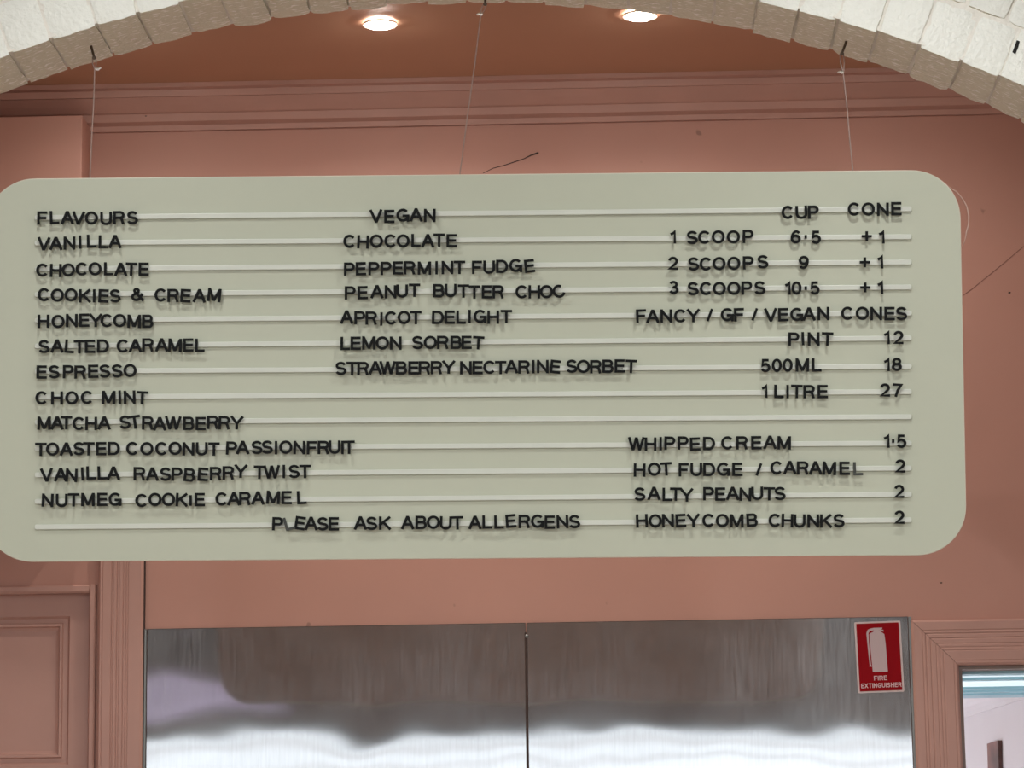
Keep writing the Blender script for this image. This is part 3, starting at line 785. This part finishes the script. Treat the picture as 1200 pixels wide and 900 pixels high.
crop(*D6, 12, 'H127,602,-2 O217,602 N302,600,-1 E388,600,-3 Y472,600,-2 C574,599 O666,600 M763,602 B865,597,-3 C1018,599')
crop(*D7, 12, 'H302,600,2 U384,603 N475,603 K560,603 S647,601 21052,578')
LOFF = TT + .0030
for row, ch, x, y, rot, key in ROWS:
    t, c, ang = tracks[row]
    q = on_board(x, y, LOFF + LTH) - Vector((c.x, 0, c.z))
    ca, sa = math.cos(-ang), math.sin(-ang)
    lx = q.x * ca + q.z * sa; lz = -q.x * sa + q.z * ca
    nm = 'numeral' if ch in '0123456789' else ('symbol' if ch in '&/+.' else 'letter')
    o = obj(nm, letter_mesh(ch, key), None, t, (lx, -LOFF + (-.0004 if key == 'grey' else 0), lz), (0, R(rot + 0.35), 0))
    if key == 'grey': o['label'] = 'worn grey letter L'
    if key == 'small': o['label'] = 'shorter letter I'

# ------------------------------------------------------------------ strings, nails, crimps
def string(px_nail, px_knot, px_end, end_y, label, clip_rot):
    Yn = 4.772
    n0 = atY(*px_nail[0], Yn); n1 = atY(*px_nail[1], Yn - .004)
    k = atY(*px_knot, 4.765); e_ = atY(*px_end, end_y); e2 = Vector((e_.x, e_.y, e_.z - .05))
    root = empty('hanging_string', label, 'string', (k.x, k.y, k.z), group='strings holding up the menu board')
    O = Vector(root.location)
    obj('nail', bm_tube([n0 - O + Vector((0, 0, .012)), n0 - O, n1 - O, n1 - O + Vector((0, -.003, -.0005))], [.0022, .0022, .002, .0034], 8), M_nail, root)
    side = Vector((.0028, 0, 0))
    P = [n1 - O - side, (n1 - O) * .5 - side * 1.1, Vector((0, 0, 0)), (e_ - O) * .33 + Vector((.0008, 0, 0)), (e_ - O) * .66, e_ - O, e2 - O]
    obj('cord', bm_tube(P, .0011, 6), M_string, root)
    obj('cord', bm_tube([n1 - O + side, (n1 - O) * .5 + side, Vector((.0008, 0, -.001))], .0009, 6), M_string, root)
    c_ = bmesh.new(); bm_tube([(-.0075, 0, -.001), (-.0035, 0, .0005), (0, 0, 0), (.003, 0, .0005)], [.001, .0024, .0032, .0022], 8, c_)
    obj('crimp', c_, M_clip, root, (clip_rot[0], -.001, 0), (0, R(clip_rot[1]), 0))
string([(106.5, 53), (110.5, 68)], (111, 81), (105.5, 206), 4.742, 'greyish string hung from a nail above the word FLAVOURS', (.004, 172))
string([(569, -6), (568.5, 5)], (563.5, 17), (539, 203), 4.745, 'thin slanting string from the crown of the arch', (0, 5))
string([(992, 48), (986.5, 63)], (988, 85), (999.5, 200), 4.742, 'pale string hung from a nail above the words CUP and CONE', (-.002, 8))
# loose end curling out behind the board's corner
P = [atY(x, y, 4.765) for x, y in ((1104, 212), (1113, 220), (1121, 224.5), (1128, 233), (1133, 242), (1135.3, 253), (1135, 263), (1132.5, 272), (1131.2, 280), (1128, 290))]
M_cord = mat('pale nylon cord', (0.55, 0.38, 0.32), 0.5)
lc = obj('loose_cord', bm_tube(P, [.0006, .0009, .001, .0011, .0012, .0013, .0012, .0011, .0008, .0006], 6), M_cord, smooth=True)
tag(lc, 'short pale loose cord curling out behind the rounded corner of the menu board', 'cord')

# ------------------------------------------------------------------ fire extinguisher sticker
SC = [(1001, 729), (1055.5, 727.5), (1059.5, 811), (1005.5, 812)]
pts = [atY(x, y, YW - .0065) for x, y in SC]
o0 = sum(pts, Vector()) / 4
sw = ((pts[1] - pts[0]).length + (pts[2] - pts[3]).length) / 2; sh = ((pts[3] - pts[0]).length + (pts[2] - pts[1]).length) / 2
rot = -math.atan2((pts[1] - pts[0]).z, (pts[1] - pts[0]).x)
sg = empty('safety_sticker', 'red and white fire extinguisher sticker on the steel sheet', 'sign', (o0.x, YW - .0055, o0.z), (0, rot - R(.5), 0))
obj('backing', prism(rrect(sw, sh, .003, 4), -.0006, 0), M_signwhite, sg)
obj('red_field', prism(rrect(sw - .008, sh - .007, .0015, 3), -.0010, -.0006), M_red, sg)
u = sw / 500.0                                # picture units of the zoomed sticker, about 500 wide
def S(x, z): return ((x - 370) * u, (450 - z) * u * 1.0)
body = [S(x, z) for x, z in ((292, 612), (454, 612), (446, 300), (438, 205), (395, 172), (375, 160), (432, 178), (430, 160), (400, 150), (420, 146), (418, 134), (330, 134), (290, 140), (262, 152), (246, 185), (246, 210), (258, 470), (262, 535), (258, 552), (286, 552), (276, 530), (268, 300), (268, 190), (285, 165), (330, 160), (322, 175), (290, 190), (276, 205), (282, 400))]
obj('extinguisher_symbol', prism(body, -.0013, -.0010), mat('pale grey print', (0.47, 0.36, 0.37), 0.45), sg)
def line(text, x0, x1, z, h):
    ws = [G[c][0] for c in text]; H = h * u; gap_ = .16
    tot = sum(ws) + gap_ * (len(text) - 1); k = (x1 - x0) * u / (tot * H); cx = (x0 - 370) * u
    bm = bmesh.new()
    for c, w in zip(text, ws):
        glyph_bm(c, H, H * .17, .0003, bm, cx + w * H * k / 2, (450 - z) * u, k); cx += (w + gap_) * H * k
    bmesh.ops.recalc_face_normals(bm, faces=bm.faces[:]); return bm
M_print = mat('pinkish white print', (0.60, 0.42, 0.44), 0.45)
obj('lettering', line('FIRE', 300, 442, 678, 50), M_print, sg, (0, -.0010, 0), kind='stuff')
obj('lettering', line('EXTINGUISHER', 158, 594, 757, 50), M_print, sg, (0, -.0010, 0), kind='stuff')

# ------------------------------------------------------------------ lamps
def disc(r0, r1, z0, z1, n=32):
    bm = bmesh.new()
    A = [bm.verts.new((r0 * math.cos(2 * math.pi * k / n), r0 * math.sin(2 * math.pi * k / n), z0)) for k in range(n)]
    B = [bm.verts.new((r1 * math.cos(2 * math.pi * k / n), r1 * math.sin(2 * math.pi * k / n), z0)) for k in range(n)]
    C_ = [bm.verts.new((r1 * math.cos(2 * math.pi * k / n), r1 * math.sin(2 * math.pi * k / n), z1)) for k in range(n)]
    D = [bm.verts.new((r0 * math.cos(2 * math.pi * k / n), r0 * math.sin(2 * math.pi * k / n), z1)) for k in range(n)]
    for P_, Q_ in ((A, B), (B, C_), (C_, D), (D, A)):
        for k in range(n): bm.faces.new([P_[k], P_[(k + 1) % n], Q_[(k + 1) % n], Q_[k]])
    bmesh.ops.recalc_face_normals(bm, faces=bm.faces[:]); return bm
def lens(r, n=32):
    bm = bmesh.new(); prev = None; h = r * .28                 # shallow dome
    for k in range(5):
        a = k / 5 * math.pi / 2; rr = r * math.cos(a); z = -h * math.sin(a)
        ring = [bm.verts.new((rr * math.cos(2 * math.pi * i / n), rr * math.sin(2 * math.pi * i / n), z)) for i in range(n)]
        if prev:
            for i in range(n): bm.faces.new([prev[i], prev[(i + 1) % n], ring[(i + 1) % n], ring[i]])
        prev = ring
    bm.faces.new(prev)
    bmesh.ops.recalc_face_normals(bm, faces=bm.faces[:]); return bm
def downlight(loc, r, power, label, group, colr=WARM, spread=150, mlens=M_lens):
    t = empty('downlight', label, 'ceiling light', loc, group=group)
    obj('bezel', disc(r, r * 1.3, -.004, .0), M_bezel, t)
    obj('lamp_lens', lens(r), mlens, t, (0, 0, -.003))
    l = lamp('downlight_lamp', (0, 0, -.004 - r * .3), power, colr, r * 2, spread); l.parent = t
for (px, py), s in (((139, 38), 'added unseen round downlight behind the arch above the boxed bulkhead end'), ((1058, 9), 'added unseen round downlight behind the arch over the steel sheet with the sticker'), ((445.5, 27.5), 'glowing round downlight in the terracotta ceiling, whole disc in view'), ((750, 17.5), 'glowing round downlight partly hidden by the crown of the brick arch')):  # first two are out of view, added to lift the dark upper wall
    downlight(atZ(px, py, ZC - .003), .0265, P_BACK * (.35 if py in (38, 9) else 1), s, 'small round downlights in the back room ceiling')
for x, y, p in ((.45, 4.02, P_ARCH), (-.75, 4.08, P_ARCH * .72), (-1.3, 1.8, P_ROOM), (1.3, 1.8, P_ROOM), (-1.3, -1.2, P_ROOM), (1.3, -1.2, P_ROOM)):  # the four room lamps are unseen, added for the light they give
    downlight((x, y, ZC - .003), .07, p, ('large round shop ceiling light ' + ('close before the arch ' if y > 4 else 'added unseen in mid room ' if y > 0 else 'added unseen nearest the shop window ') + ('on the doorway side' if x > 0 else 'on the panelled door side')), 'wide round ceiling lights of the front shop', spread=170, mlens=M_panel_lens, colr=NEUTRAL)

downlight((.35, 8.75, ZP - .003), .09, 22, 'added unseen round ceiling light of the passage behind the doorway', None, colr=(.90, .94, 1.0), mlens=M_panel_lens)  # out of view, put in to brighten the white passage walls
# open hole in the mortar of the arch face
hp = atY(1190, 55, YF - .0004)
obj('mortar_hole', prism([(-.004, -.009), (.001, -.012), (.004, -.002), (.006, .010), (.001, .0115), (-.001, .003)], -.0006, .002), mat('deep hole', (.01, .01, .008), .9), wall_arch, (hp.x, hp.y, hp.z), (0, R(8), 0))
